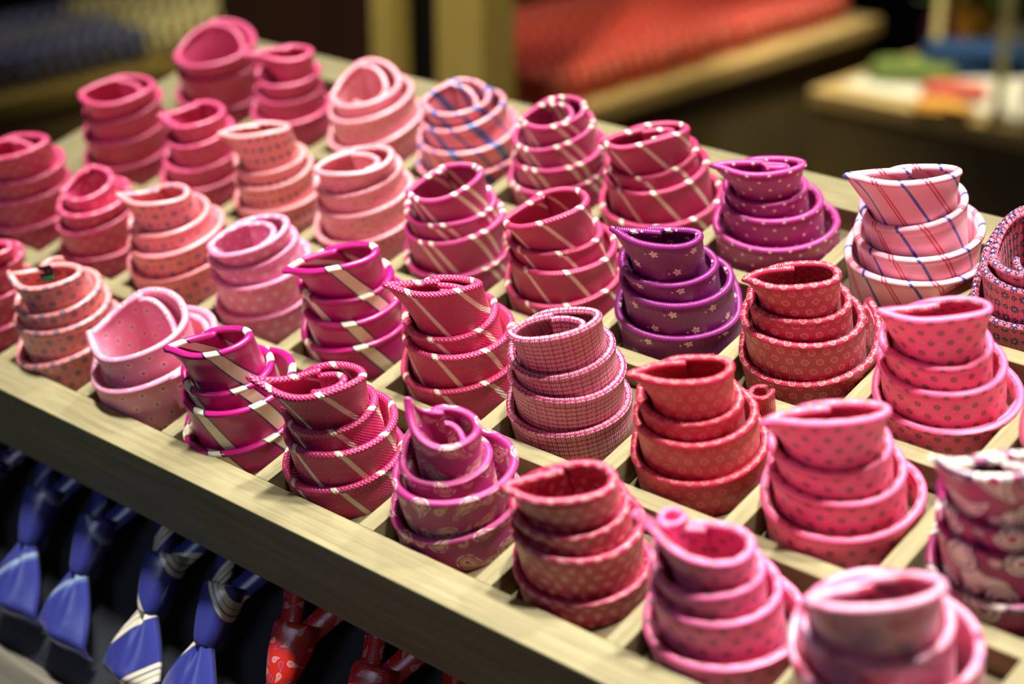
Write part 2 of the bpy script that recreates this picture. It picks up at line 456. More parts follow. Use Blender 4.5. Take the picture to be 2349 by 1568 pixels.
        sm_ = tiers[min(1, K-1)][0]
        V, F, uv = sweep('inner_end', P(x, y, zr), P(x*0.9+sm_*0.1, y*0.92, zr-0.22), P(x*0.85+sm_*0.15, y*0.85, 0*x+max(FLOOR+0.01, z-0.62)), box, mat, root,
                         tau=TAU*0.85, uoff=uo+7.3, voff=vo)
        mesh_obj('inner_end', tie_local(V, org), F, mat, root, uv)
    return root, base, org, tiers

# ------------------------------------------------------------------ tie fabrics
cream = srgb(250, 238, 205); navy = srgb(28, 26, 70)
PINKCRIM = srgb(232, 78, 112)
def mk(name, base, **k): return Fabric(name, base, **k)
FAB = {}
def pinkcrim(name, base, dotcol, s, r):
    f = mk(name, base); f.dots(s, s*0.5, r, dotcol, strength=0.7); f.ribs(420, 0.10, 0.6); return f.done()
FAB['D0'] = pinkcrim('rose_pin_dot', srgb(238, 88, 122), srgb(226, 150, 120), .10, .010)
FAB['D1'] = pinkcrim('rose_pin_dot_b', srgb(236, 80, 118), srgb(232, 140, 130), .09, .010)
FAB['C0'] = pinkcrim('rose_pin_dot_c', srgb(240, 88, 122), srgb(230, 150, 120), .11, .011)
FAB['C1'] = pinkcrim('rose_pin_dot_d', srgb(238, 80, 118), srgb(235, 150, 140), .10, .012)
FAB['B0'] = pinkcrim('rose_ring_dot', srgb(238, 80, 116), srgb(240, 160, 160), .13, .018)
FAB['B1'] = pinkcrim('rose_ring_dot_b', srgb(238, 78, 116), srgb(235, 165, 150), .13, .019)
FAB['A0'] = pinkcrim('rose_ring_dot_c', srgb(232, 74, 108), srgb(240, 160, 150), .14, .02)
f = mk('salmon_two_dot', srgb(252, 164, 154)); f.dots(.13, .105, .019, srgb(86, 74, 120)); f.dots(.13, .105, .017, srgb(120, 108, 60), ox=.065); FAB['C2'] = f.done()
f = mk('peach_floret', srgb(252, 154, 146)); f.dots(.14, .085, .021, srgb(112, 104, 150), hole=.007); f.dots(.14, .085, .010, srgb(170, 110, 140), ox=.07); FAB['B2'] = f.done()
f = mk('peach_floret_b', srgb(252, 160, 146)); f.dots(.15, .085, .022, srgb(96, 100, 140), hole=.007); f.dots(.15, .085, .010, srgb(180, 112, 140), ox=.075); FAB['A2'] = f.done()
f = mk('blush_faint_dot', srgb(254, 172, 170)); f.dots(.12, .075, .014, srgb(205, 105, 120), strength=.8); FAB['D2'] = f.done()
f = mk('salmon_speckle', srgb(250, 166, 162)); f.over(srgb(92, 60, 96), ((f.noise(42, 1.0)-0.60)*14).clamp()*0.85); FAB['C3'] = f.done()
f = mk('pink_white_floret', srgb(242, 144, 172)); f.flowers(.115, .085, .023, srgb(252, 232, 226), n=4, centre=srgb(225, 130, 150)); f.ribs(300, .25); FAB['B3'] = f.done()
f = mk('pink_ring_dot', srgb(248, 156, 176)); f.dots(.15, .105, .026, srgb(250, 206, 200), hole=.015); f.dots(.15, .105, .010, srgb(140, 80, 110)); f.ribs(430, .10, .7); FAB['A3'] = f.done()
f = mk('salmon_blue_stripe', srgb(250, 152, 146), rough=.4); f.stripes(.30, [(.07, .030, srgb(74, 110, 176)), (.21, .013, srgb(70, 96, 170))]); FAB['D3'] = f.done()
f = mk('magenta_double_stripe', srgb(206, 28, 104), rough=.4); f.stripes(.30, [(.06, .014, cream), (.135, .014, cream)]); f.ribs(380, .4, .3); FAB['D4'] = f.done()
f = mk('magenta_double_stripe_b', srgb(206, 26, 108), rough=.4); f.stripes(.34, [(.06, .015, cream), (.14, .015, cream)]); f.ribs(380, .4, .3); FAB['C4'] = f.done()
f = mk('crimson_single_stripe', srgb(208, 22, 88), rough=.42); f.stripes(.24, [(.06, .015, cream)]); f.basket(260, .5); FAB['D5'] = f.done()
f = mk('crimson_single_stripe_b', srgb(204, 24, 84), rough=.42); f.stripes(.26, [(.06, .014, cream)]); f.basket(260, .5); FAB['C5'] = f.done()
def club(name, per):
    f = mk(name, srgb(206, 18, 112), rough=.34, sheen=.08, spec=.6)
    f.stripes(per, [(.10, .052, srgb(30, 20, 60)), (.10, .040, cream)]); return f.done(.0004)
FAB['B4'] = club('magenta_club_stripe', .40)
FAB['A4'] = club('magenta_club_stripe_b', .36)
def woven(name, base, per):
    f = mk(name, base, rough=.42); m = (((f.U*250).sin()*(f.V*250).sin())*-0.9).clamp()
    f.over(tuple(c*0.62 for c in base[:3])+(1,), m); f.stripes(per, [(.07, .016, cream)]); f.basket(250, .55); return f.done(.0008)
FAB['B5'] = woven('crimson_woven_stripe', srgb(222, 28, 92), .285)
FAB['A5'] = woven('crimson_woven_stripe_b', srgb(218, 30, 98), .275)
f = mk('magenta_pin_dot', srgb(192, 28, 118), rough=.4); f.dots(.135, .075, .0115, cream); f.ribs(430, .25); FAB['D6'] = f.done()
f = mk('purple_white_flower', srgb(134, 20, 100), rough=.36, sheen=.08, spec=.6); f.flowers(.27, .14, .029, srgb(248, 232, 214), n=5, centre=srgb(220, 190, 150)); f.dots(.27, .14, .010, srgb(70, 14, 84), ox=-.05, oy=-.02); f.dots(.27, .14, .006, cream, ox=-.055, oy=.012); f.ribs(430, .3); FAB['C6'] = f.done()
f = mk('red_square_motif', srgb(190, 24, 58)); f.squares(.092, .076, .0195, srgb(240, 178, 168), srgb(240, 160, 150)); f.ribs(430, .3); FAB['C7'] = f.done()
f = mk('scarlet_square_motif', srgb(206, 24, 56)); f.squares(.092, .076, .0195, srgb(240, 148, 140), srgb(236, 120, 116)); f.ribs(430, .3); FAB['B7'] = f.done()
def ringpink(name, base, s):
    f = mk(name, base); f.dots(s, s*.72, .0195, srgb(92, 84, 48), hole=.0065, aa=.007); f.dots(s, s*.72, .0075, srgb(196, 196, 78), ox=s/2, aa=.007); f.ribs(400, .2, .5); return f.done()
FAB['C8'] = ringpink('hot_pink_ring', srgb(252, 100, 142), .112)
FAB['B8'] = ringpink('hot_pink_ring_b', srgb(252, 102, 144), .118)
FAB['A8'] = ringpink('hot_pink_ring_c', srgb(248, 108, 156), .120)
FAB['C9'] = ringpink('hot_pink_ring_d', srgb(240, 110, 140), .112)
f = mk('light_pink_blue_red_stripe', srgb(254, 188, 190), rough=.4)
f.stripes(.30, [(.06, .0105, srgb(58, 74, 170)), (.205, .006, srgb(214, 44, 76)), (.227, .006, srgb(214, 44, 76))], ang=math.radians(24)); FAB['D7'] = f.done()
f = mk('rose_navy_flower', srgb(240, 128, 138)); f.flowers(.12, .088, .031, srgb(44, 42, 110), n=8, centre=srgb(220, 222, 200), slim=.35); f.flowers(.12, .088, .020, srgb(44, 42, 110), n=4, centre=srgb(200, 196, 110), ox=.06, slim=.3); f.ribs(190, 1.2); FAB['D8'] = f.done(.002)
f = mk('magenta_small_drop', srgb(196, 28, 98))
x, y, ix, iy = f.lattice(.062, .036); 
k = iy.mod(2.0)*1.4+0.5
c, s = k.cos(), k.sin(); p, q = x*c-y*s, x*s+y*c
d = vlen(p, q*1.1)-.0110; d = d.max((p*-1.0)-.004)
f.over(srgb(250, 222, 206), band(d, .0024, .004))
x, y, ix, iy = f.lattice(.062, .036, ox=.031)
k = iy.mod(2.0)*-1.2+1.9
c, s = k.cos(), k.sin(); p, q = x*c-y*s, x*s+y*c
d = vlen(p, q*1.1)-.0110; d = d.max((p*-1.0)-.004)
f.over(srgb(250, 222, 206), band(d, .0024, .004)); f.ribs(420, .4); FAB['B6'] = f.done()
f = mk('magenta_paisley', srgb(194, 26, 112), rough=.4)
f.paisley(.27, .205, .060, srgb(244, 214, 178), lines=((0.0, .085), (-.36, .06), (-.66, .12)), beads=True)
f.paisley(.27, .205, .028, srgb(240, 206, 176), lines=((0.0, .13), (-.5, .16)), ox=.135, oy=.02); f.basket(330, .35); FAB['A6'] = f.done()
f = mk('red_small_paisley', srgb(204, 32, 74)); f.paisley(.092, .074, .0165, srgb(248, 186, 172), lines=((0.0, .13), (-.62, .14))); f.ribs(430, .15); FAB['A7'] = f.done()
f = mk('mauve_blurred_floral', srgb(248, 158, 176))
n1 = f.noise(5.5, 1.5); f.over(srgb(206, 60, 96), ((n1-.56)*12).clamp()); f.over(srgb(186, 128, 172), ((0.43-n1)*12).clamp()*.9)
n2 = f.noise(9.0, 1.0); f.over(srgb(240, 172, 178), ((n2-.62)*12).clamp()*.8); FAB['A9'] = f.done()
f = mk('magenta_navy_white_floral', srgb(182, 24, 98))
n1 = f.noise(3.0, 1.2); f.over(srgb(214, 120, 150), ((n1-.62)*16).clamp())
n2 = f.noise(3.6, .8); f.over(srgb(252, 240, 226), ((n2-.60)*18).clamp()); f.over(navy, band(n2-.60, .016, .012))
f.paisley(.34, .30, .080, srgb(250, 236, 222), lines=((0.0, .14), (-.45, .2)), beads=False); f.paisley(.34, .30, .080, srgb(40, 30, 84), lines=((.2, .06), (-.24, .06)))
f.flowers(.34, .30, .062, navy, n=6, ox=.17, slim=.6); f.flowers(.34, .30, .040, srgb(244, 214, 210), n=6, ox=.17, slim=.6); FAB['B9'] = f.done()

# ------------------------------------------------------------------ the ties in the tray
TIERS['D0'] = (0, 3, TIERS['D0'][2][:3])+TIERS['D0'][3:]
TIERS['C9'] = (9, 2, [(-.04, .29, .72, -.03), (-.04, .34, .49, -.03), (-.03, .39, .33, -.03), (-.02, .43, .10, -.03)], (-.40, .74), .13, 0, -.14)
TI = [
 ('D0', 'crimson pink rolled tie in the far corner cell, its wide mouth tipped forward', dict(tail=.5)),
 ('D1', 'small mouthed crimson pink rolled tie right of the far corner one', dict()),
 ('C0', 'crimson pink rolled tie beside the left rail, with a wide flat mouth', dict(tail=.45, taildrop=.06)),
 ('C1', 'crimson pink rolled tie left of the salmon one with navy and olive dots', dict()),
 ('B0', 'crimson pink rolled tie at the left picture edge, its mouth folded nearly shut', dict(tail=.3)),
 ('B1', 'crimson pink rolled tie with a small dark round mouth, left of the peach dotted one', dict()),
 ('C2', 'salmon rolled tie with mixed navy and olive dots', dict()),
 ('B2', 'peach rolled tie with blue grey florets, second row, behind the open pink one', dict()),
 ('A0', 'crimson pink rolled tie half out of frame, left of the peach labelled one', dict()),
 ('A2', 'peach rolled tie with a dark sewn label showing in its mouth, in the front row', dict()),
 ('A3', 'loosely rolled pink tie with pale ring dots, its end hanging at the front', dict(tail=.55, taildrop=.20, tailshrink=.85)),
 ('D2', 'plain looking blush pink rolled tie with a wide mouth, in the back row', dict(tail=.7, tailshrink=.7, taildrop=.04)),
 ('C3', 'salmon rolled tie with dense dark speckles, its broad mouth tilted', dict(tail=.45, taildrop=.03)),
 ('D3', 'salmon rolled tie with blue diagonal stripes, in the back row', dict(tail=.5)),
 ('D4', 'magenta rolled tie with pairs of cream stripes in the back row', dict(tail=.55, taildrop=.03)),
 ('D5', 'crimson rolled tie with single cream stripes in the back row', dict(tail=.5, taildrop=.0, tailshrink=.9)),
 ('C4', 'magenta rolled tie with pairs of cream stripes in the third row, its mouth slanting up', dict()),
 ('C5', 'crimson rolled tie with single cream stripes in the third row', dict()),
 ('D6', 'magenta rolled tie with cream pin dots and a folded end inside its mouth', dict(tail=.55, taildrop=-.02, tailshrink=.75)),
 ('D7', 'light pink rolled tie with blue stripes and double red stripes', dict(start=.34, peel=.03)),
 ('D8', 'ribbed rose rolled tie with navy flowers, cut by the right picture edge', dict(tail=.8)),
 ('B3', 'ribbed pink rolled tie with small white florets and a wide slanting mouth', dict(tail=.45, taildrop=.03, tailshrink=.9)),
 ('B4', 'shiny magenta rolled tie with broad navy edged cream stripes in the second row', dict()),
 ('B5', 'coarsely woven crimson rolled tie with thin cream stripes, tall, in the second row', dict(tail=.55, taildrop=.02)),
 ('C6', 'purple rolled tie scattered with small white flowers', dict(peel=.13, start=.10)),
 ('C7', 'dark red rolled tie with outlined rounded squares, in the third row', dict(peel=.16, start=.14)),
 ('C8', 'hot pink rolled tie with dark ring dots, right of the dark red one', dict(peel=.04, start=.05)),
 ('B6', 'magenta rolled tie covered in tiny cream drop outlines', dict(tail=.35, taildrop=.03, tailshrink=.95)),
 ('B7', 'scarlet rolled tie with blurred rounded squares, its end curling up behind', dict(peel=.13, start=.06)),
 ('A4', 'shiny magenta rolled tie with broad navy edged cream stripes in the front row', dict()),
 ('A5', 'coarsely woven crimson rolled tie with a long beak, in the front row', dict(tail=.65, taildrop=.02, tailshrink=.6)),
 ('A6', 'magenta paisley rolled tie with a pointed peak standing up, in the front row', dict(tail=.5, taildrop=.08, ear_w=.55, ear_zw=1.7)),
 ('A7', 'red rolled tie with small pale paisley drops, in the front row', dict()),
 ('A8', 'pink dotted rolled tie with a tall beak and curled tip, in the front row', dict()),
 ('A9', 'mauve pink rolled tie with blurred purple and crimson blotches, nearest at the bottom edge', dict()),
 ('B8', 'hot pink dotted rolled tie between the scarlet and the bold floral one', dict()),
 ('B9', 'rolled tie with a bold white, magenta and navy floral, at the right edge', dict(tail=.4)),
 ('C9', 'sliver of a pink rolled tie at the right edge, behind the bold floral one', dict()),
]
made = {}
for i, (k, lab, kw) in enumerate(TI):
    made[k] = rolled_tie(k, FAB[k], lab, 100+i*7, **kw)

# the sewn label inside the peach tie
def patch(parent, org, p, du, dv, mat, name):
    """a small cloth label: p is its centre in tray units; du, dv are its half sides"""
    p, du, dv = map(np.array, (p, du, dv)); nn = np.cross(du, dv); nn = nn/np.linalg.norm(nn)*0.006
    V = []
    for s in (1, -1):
        for a in np.linspace(-1, 1, 5):
            for b in (-1, 1): V.append(p+du*a+dv*b+nn*s+nn*2.2*(1-a*a))
    F = []
    for k in range(4):
        a = 2*k; F += [(a, a+1, a+3, a+2), (10+a, 10+a+2, 10+a+3, 10+a+1), (a, a+2, 10+a+2, 10+a), (a+1, 10+a+1, 10+a+3, a+3)]
    F += [(0, 10, 11, 1), (8, 9, 19, 18)]
    return mesh_obj(name, tie_local(np.array(V), org), F, mat, parent, smooth=False)
root, base, org, tiers = made['A2']
lab_m = plain('label_navy_satin', srgb(18, 26, 44), rough=.4)
lab_g = plain('label_green_thread', srgb(40, 150, 90), rough=.5)
pc = base+ER*(-.150)+ED*.0+np.array([0, 0, .655])
tag(patch(root, org, pc, ER*.052, np.array([0, 0, .052]), lab_m, 'sewn_label'), 'dark sewn label')
tag(patch(root, org, pc-np.array([0, 0, .055])-ED*.012, ER*.05, np.array([0, 0, .016]), lab_g, 'label_band'), 'green band on the label')

# the curled tips that stick out behind two of the ties
def curl(key, at, rad, zr, mat, turns=1.0, h=.30, name='curled_tip', a0=0.0):
    root, base, org, tiers = made[key]
    ph = np.linspace(a0, a0-2*math.pi*turns, 28)
    rr = np.linspace(rad, rad*0.72, 28)
    ctr = base+ER*at[0]+ED*at[1]
    P = lambda k, z: ctr[None, :]+(rr*k*np.cos(ph))[:, None]*ER+(rr*k*np.sin(ph))[:, None]*ED+(z+0*ph)[:, None]*np.array([[0, 0, 1.0]])
    big = (-99, 99, -99, 99)
    V, F, uv = sweep(name, P(1, zr), P(.95, zr-h*.5), P(.9, zr-h), big, mat, root, tau=TAU*.7)
    mesh_obj(name, tie_local(V, org), F, mat, root, uv)
curl('A8', (-.27, .06), .070, .775, FAB['A8'], turns=.95, h=.26)
curl('A2', (-.10, .10), .10, .665, FAB['A2'], turns=.42, h=.26, name='inner_end', a0=math.radians(205))
root, base, org, tiers = made['A3']
s_, a_, z_, t_ = tiers[-1]
ph = np.radians(np.linspace(-64, 70, 30)); g = .035+.05*np.clip((np.radians(-20)-ph)/.6, 0, 1)**2
pt = lambda k, z: base[None, :]+(s_+(a_+g)*k*np.cos(ph))[:, None]*ER+(.95*(a_+g)*k*np.sin(ph))[:, None]*ED+z[:, None]*np.array([[0, 0, 1.0]])
zr = z_+.05+t_*np.cos(ph)+.0*ph
V, F, uv = sweep('wide_end', pt(1, zr), pt(.99, zr-.16), pt(.975, np.maximum(.02, zr-.28)+0*ph), (-99, 99, -99, 99), FAB['A3'], root, uoff=2.2, voff=.3)
mesh_obj('wide_end', tie_local(V, org), F, FAB['A3'], root, uv)
curl('B7', (.36, .33), .075, .17, FAB['B7'], turns=.9, h=.20)
# ------------------------------------------------------------------ the tray
OAK_L, OAK_D = srgb(152, 143, 106), srgb(128, 118, 85)
oak_x = wood('pale_oak_along', OAK_L, OAK_D, 'X')
oak_y = wood('pale_oak_across', OAK_L, OAK_D, 'Y')
oak_shaded = wood('oak_floor_shaded', srgb(112, 98, 72), srgb(90, 78, 56), 'X')  # darker oak tones put the shade of the cells into the floor colour
tray = empty('display_tray', W(0, 0, 0), (TILT, 0, 0))
tag(tray, 'slanted pale oak tray divided into square cells full of rolled ties', 'tray')
UL, UR = -0.58, 11.5
V3 = 3*PV+PV-2*TH
def tb(name, mat, *b, bev=0.0009):
    o = MB().box(*b).build(name, mat, tray, scale=S)
    return bevel(o, bev) if bev else o
tb('front_rail', oak_x, UL, UR, -.27, 0, -.66, 0)
tb('back_rail', oak_x, UL, UR, V3, 4.735, -.66, 0)
tb('side_rail', oak_y, UL, TH, 0, V3, -.66, -.0004)
tb('side_rail', oak_y, 11-TH, UR, 0, V3, -.66, -.0004)
tb('cell_floor', oak_shaded, TH, 11-TH, 0, V3, FLOOR-.09, FLOOR, bev=0)
for r in (1, 2, 3): tb('divider', oak_x, TH, 11-TH, r*PV-2*TH, r*PV, FLOOR, 0, bev=.0006)
for c in range(1, 11): tb('divider', oak_y, c-TH, c+TH, 0, V3, FLOOR, -.003, bev=.0006)

# ------------------------------------------------------------------ the stand and the slope below
dark_lam = plain('dark_laminate', srgb(52, 50, 46), rough=.6, var=.2)
ink = plain('dark_felt', srgb(58, 60, 66), rough=.9, spec=.1, var=.2)
grey_wood = wood('grey_oak', srgb(132, 126, 112), srgb(104, 98, 86), 'X')
stand = empty('display_stand', (0.5, 0.2, 0))
tag(stand, 'dark display stand under the slanted tray', 'stand')
def prism(name, x0, x1, yz, mat, parent, off=(0, 0, 0)):
    n = len(yz); v = [(x0, y, z) for y, z in yz]+[(x1, y, z) for y, z in yz]
    v = [(a-off[0], b-off[1], c-off[2]) for a, b, c in v]
    f = [tuple(range(n)), tuple(range(2*n-1, n-1, -1))]+[(i, i+n, (i+1) % n+n, (i+1) % n) for i in range(n)]
    return mesh_obj(name, v, f, mat, parent, smooth=False)
def yz(v, z): p = W(0, v, z); return (p.y, p.z)
a, b = yz(.5, -.665), yz(4.6, -.665)
prism('body', UL*S+.02, UR*S-.02, [(a[0], 0), (b[0], 0), b, a], dark_lam, stand, (0.5, 0.2, 0))
# slope for the knotted ties: runs down and out from under the front rail
d0 = np.array([-.70, -.714]); nn0 = np.array([-.714, .70]); o0 = np.array([-.3, -.9])
def sl(L, h): p = o0+d0*L+nn0*h; return yz(p[0], p[1])
a2 = yz(.49, -.68)
prism('slope_board', UL*S, UR*S, [sl(-.18, -.20), sl(1.30, -.20), sl(1.30, -.30), sl(-.9, -.30)], ink, stand, (0.5, 0.2, 0))
prism('slope_ledge', UL*S, UR*S, [sl(1.30, -.30), sl(1.30, .04), sl(1.62, .04), sl(1.62, -.30)], grey_wood, stand, (0.5, 0.2, 0))
prism('lower_board', UL*S, UR*S, [sl(1.66, -.44), sl(3.3, -.44), sl(3.3, -.56), sl(1.66, -.56)], ink, stand, (0.5, 0.2, 0))
lp = sl(3.3, -.56); lp0 = sl(1.5, -.30)
prism('plinth', UL*S+.02, UR*S-.02, [(lp[0]+.012, 0), (a[0], 0), (a[0], a[1]-.28), (lp0[0]+.05, lp0[1]-.10), (lp[0]+.012, lp[1]-.01)], dark_lam, stand, (0.5, 0.2, 0))

# ------------------------------------------------------------------ knotted ties
def loft(rows, closed=True):
    n, m = len(rows), len(rows[0]); V = [p for r in rows for p in r]; F = []
    for i in range(n-1):
        for j in range(m if closed else m-1):
            k = (j+1) % m
            F.append((i*m+j, i*m+k, (i+1)*m+k, (i+1)*m+j))
    F.append(tuple(range(m-1, -1, -1))); F.append(tuple((n-1)*m+j for j in range(m)))
    return np.array(V), F
def knotted_tie(u, mat, label, L0=0.0, h0=0.0, group='knotted ties below the tray', seed=0, wide=1.0):
    r = np.random.RandomState(seed)
    p = o0+d0*L0+nn0*h0
    root = empty('knotted_tie', W(u, p[0], p[1]), (TILT+math.radians(45.4), 0, math.radians(r.uniform(-3, 3))))
    tag(root, label, 'tie', group)
    rows, uvs = [], []
    for t in np.linspace(0, 1, 15):
        hw = .182*(1-t)+.082*t+.018*math.sin(math.pi*t); th = .115*(1-t)+.075*t+.012*math.sin(math.pi*t)
        e = 1-.10*max(0, (t-.9)/.1)-.10*max(0, (.1-t)/.1); row = []
        for k in range(28):
            an = 2*math.pi*k/28
            x, z = hw*e*math.copysign(abs(math.cos(an))**.8, math.cos(an)), th*e*math.copysign(abs(math.sin(an))**.85, math.sin(an))
            row.append((x, -.46*t+.03*math.cos(an)*(1-t), z)); uvs.append((x*1.15+r.rand()*0, -.46*t*1.05))
        rows.append(row)
    V, F = loft(rows); uo = r.uniform(0, .1)
    mesh_obj('knot', V*S, F, mat, root, np.array(uvs)*1.0+uo)
    rows, uvs = [], []
    ns = 26
    for t in np.linspace(0, 1, 22):
        hw = (.078+.215*math.sin(min(1, t*1.12)*math.pi/2)**1.1)*wide
        y = -.42-.60*t
        roll = -.13*max(0, (t-.82)/.18)**2
        top, bt = [], []
        for k in range(ns):
            s = -1+2*k/(ns-1)
            z = .055*(1-s*s)*(1+.6*t)-.045*math.exp(-(s/.22)**2)*(1-t)**1.2+.015*math.sin(5*s+2*t)*t+roll-.03*t
            top.append((hw*s, y, z+.022)); bt.append((hw*s, y, z-.022))
        row = top+bt[::-1]
        rows.append(row)
        uvs += [(q[0]*1.1, q[1]*1.05) for q in row]
    V, F = loft(rows)
    mesh_obj('blade', V*S, F, mat, root, np.array(uvs)*np.array([[1, -1]])+uo+.13)
    allV, allF, allU = [], [], []
    for sx in (-1, 1):                                   # the loop: two straps running up and apart behind the knot
        rows, uvs = [], []
        for t in np.linspace(0, 1, 14):
            cx = sx*(.075+.30*t-.06*t*t); cy = -.06+.62*t-.12*t*t; hw = .085+.035*t; zz = -.02-.12*math.sin(t*1.5)
            tx, ty = sx*(.30-.12*t), .62-.24*t; l = math.hypot(tx, ty); px, py = -ty/l, tx/l
            row = []
            for (k, dz) in ((-1, -.012), (0, -.016), (1, -.012), (1, .010), (0, .030), (-1, .010)):
                row.append((cx+px*hw*k, cy+py*hw*k, zz+dz)); uvs.append((hw*k*1.1, t*.62+sx*.07))
            rows.append(row)
        V, F = loft(rows); n0 = len(allV)
        allV += list(V); allF += [tuple(q+n0 for q in f_) for f_ in F]; allU += uvs
    mesh_obj('neck_loop', np.array(allV)*S, allF, mat, root, np.array(allU)+uo)
    return root
def satin(name, base):
    return Fabric(name, base, rough=.28, sheen=.1, spec=1.0)
f = satin('blue_satin_band', srgb(64, 76, 140)); f.stripes(.62, [(.10, .020, srgb(150, 168, 196)), (.135, .006, srgb(90, 120, 190))], ang=math.radians(-52)); blue_a = f.done()
f = satin('blue_satin_triple_stripe', srgb(60, 72, 136)); f.stripes(.46, [(.08, .017, cream), (.125, .017, cream), (.17, .022, cream)], ang=math.radians(-48)); blue_b = f.done()
f = satin('red_satin_paisley', srgb(226, 48, 22)); f.paisley(.15, .115, .020, srgb(236, 220, 226), lines=((0.0, .11), (-.55, .10))); f.paisley(.15, .115, .020, srgb(130, 110, 200), lines=((0.0, .11),), ox=.075, oy=.03); red_p = f.done()
f = satin('scarlet_satin_dot', srgb(206, 40, 22)); f.dots(.06, .03, .006, srgb(60, 16, 20)); red_d = f.done()
f = satin('plum_satin_floret', srgb(54, 40, 96)); f.flowers(.09, .07, .028, srgb(170, 140, 170), n=5); plum = f.done()
f = satin('midnight_satin', srgb(28, 34, 96)); f.stripes(.55, [(.1, .02, srgb(210, 205, 200))], ang=math.radians(-50)); midnight = f.done()
KT = [(1.74, plum, 'knotted plum tie with pale specks at the left picture edge under the tray'),
      (2.47, blue_a, 'knotted blue satin tie, leftmost of the blue ones under the tray'),
      (3.15, blue_a, 'knotted blue satin tie with one pale band, second of the blue ones under the tray'),
      (3.96, blue_b, 'knotted blue satin tie with cream triple stripes, left of the pair so striped'),
      (4.61, blue_b, 'knotted blue satin tie with cream triple stripes, next to the red knot'),
      (5.36, red_p, 'knotted red satin tie with outlined paisley drops, right of the blue ones'),
      (6.12, red_p, 'knotted red satin tie with outlined paisley drops, cut by the bottom edge'),
      (6.86, red_d, 'knotted scarlet tie with tiny dark dots, half hidden under the front rail')]
for i, (u, m, lab) in enumerate(KT): knotted_tie(u, m, lab, seed=i+3)
for i, u in enumerate((2.55, 3.5, 4.35)):
    knotted_tie(u, midnight, ['dark blue knotted tie with a pale stripe in the bottom left corner', 'dark blue knotted tie on the lowest slope, left of the picture bottom', 'dark blue knotted tie on the lowest slope, below the striped blue pair'][i],
                L0=1.95, h0=-.22, seed=20+i, group='knotted ties on the lowest slope')

# ------------------------------------------------------------------ the shop behind
floor_m = plain('floor_dark', srgb(46, 40, 30), rough=.5, var=.3, scale=3)
wall_m = plain('wall_dark', srgb(40, 34, 22), rough=.9, var=.4, scale=1.5)
def struct(name, *b, mat):
    o = MB().box(*b).build(name, mat); o['kind'] = 'structure'; return o
struct('floor', -4.2, 3.5, -3.0, 4.2, -.05, 0, mat=floor_m)
struct('wall_back', -4.2, 3.5, 4.2, 4.3, 0, 3.0, mat=wall_m)
struct('wall_left', -4.3, -4.2, -3.0, 4.3, 0, 3.0, mat=wall_m)

warm_wood = wood('honey_oak_upright', srgb(196, 172, 96), srgb(172, 146, 74), 'Z')
tan_wood = wood('tan_oak', srgb(196, 166, 104), srgb(170, 140, 82), 'Y')
tan_wood_x = wood('tan_oak_x', srgb(196, 166, 104), srgb(170, 140, 82), 'X')
olive_wood = wood('olive_oak', srgb(132, 112, 56), srgb(104, 88, 40), 'Y')
brown_panel = plain('brown_panel', srgb(52, 26, 14), rough=.6, var=.3)
black_panel = plain('black_panel', srgb(16, 13, 9), rough=.7)
dark_wood = plain('dark_front', srgb(112, 94, 58), rough=.6, var=.3, scale=6)

# shelf unit of uprights
shelf = empty('shelf_unit', (-.42, 1.13, 0))
tag(shelf, 'tall shelf unit with honey oak uprights and dark panels behind the tray', 'shelf unit')
def sb(name, mat, x0, x1, y0, y1, z0, z1): return bevel(MB().box(x0+.42, x1+.42, y0-1.13, y1-1.13, z0, z1).build(name, mat, shelf), .002)
sb('upright', warm_wood, -.510, -.425, 1.13, 1.20, 0, 2.1)
sb('upright', warm_wood, -.640, -.596, 1.13, 1.165, 0, 2.1)
sb('back_panel', black_panel, -.70, -.510, 1.205, 1.225, 0, 2.1)
sb('side_panel', brown_panel, -1.03, -.640, 1.17, 1.20, 0, 2.1)

# a narrow tie, folded once and set on edge (the blurred rows on the far tables)
def folded_mesh(name, mat, l=.075, h=.052, t=.011):
    rows = []
    for y in np.linspace(-l/2, l/2, 9):
        e = 1-.10*abs(2*y/l)**3
        row = []
        for k in range(14):
            an = 2*math.pi*k/14
            row.append((t/2*math.copysign(abs(math.cos(an))**.5, math.cos(an))*e, y, h/2+h/2*math.copysign(abs(math.sin(an))**.45, math.sin(an))*e))
        rows.append(row)
    V, F = loft(rows)
    uv = np.stack([V[:, 1]*12, V[:, 2]*12], 1)
    o = mesh_obj(name, V, F, mat, None, uv)
    return o
def row_of(proto, n, start, step, rz, label, group, jit=.004, tilt=.18, first=True):
    out = []
    for i in range(n):
        o = proto if (first and i == 0) else proto.copy()
        if o is not proto: C.objects.link(o)
        o.location = (start[0]+step[0]*i+random.uniform(-jit, jit)*abs(step[1] > step[0]), start[1]+step[1]*i, start[2])
        o.rotation_euler = (random.uniform(-.02, .02), random.uniform(tilt*.6, tilt), rz+random.uniform(-.05, .05))
        tag(o, label, 'tie', group); out.append(o)
    return out

def table(name, label, x0, x1, y0, y1, ztop, top_mat, front_mat, rim=.0):
    cx, cy = (x0+x1)/2, (y0+y1)/2
    t = empty(name, (cx, cy, 0)); tag(t, label, 'table')
    X0, X1, Y0, Y1 = x0-cx, x1-cx, y0-cy, y1-cy
    bevel(MB().box(X0, X1, Y0, Y1, ztop-.03, ztop).build('table_top', top_mat, t), .004)
    MB().box(X0+.012, X1-.012, Y0+.012, Y1-.012, .08, ztop-.03).build('cabinet_body', front_mat, t)
    MB().box(X0+.05, X1-.05, Y0+.05, Y1-.05, 0, .08).build('plinth', black_panel, t)
    return t

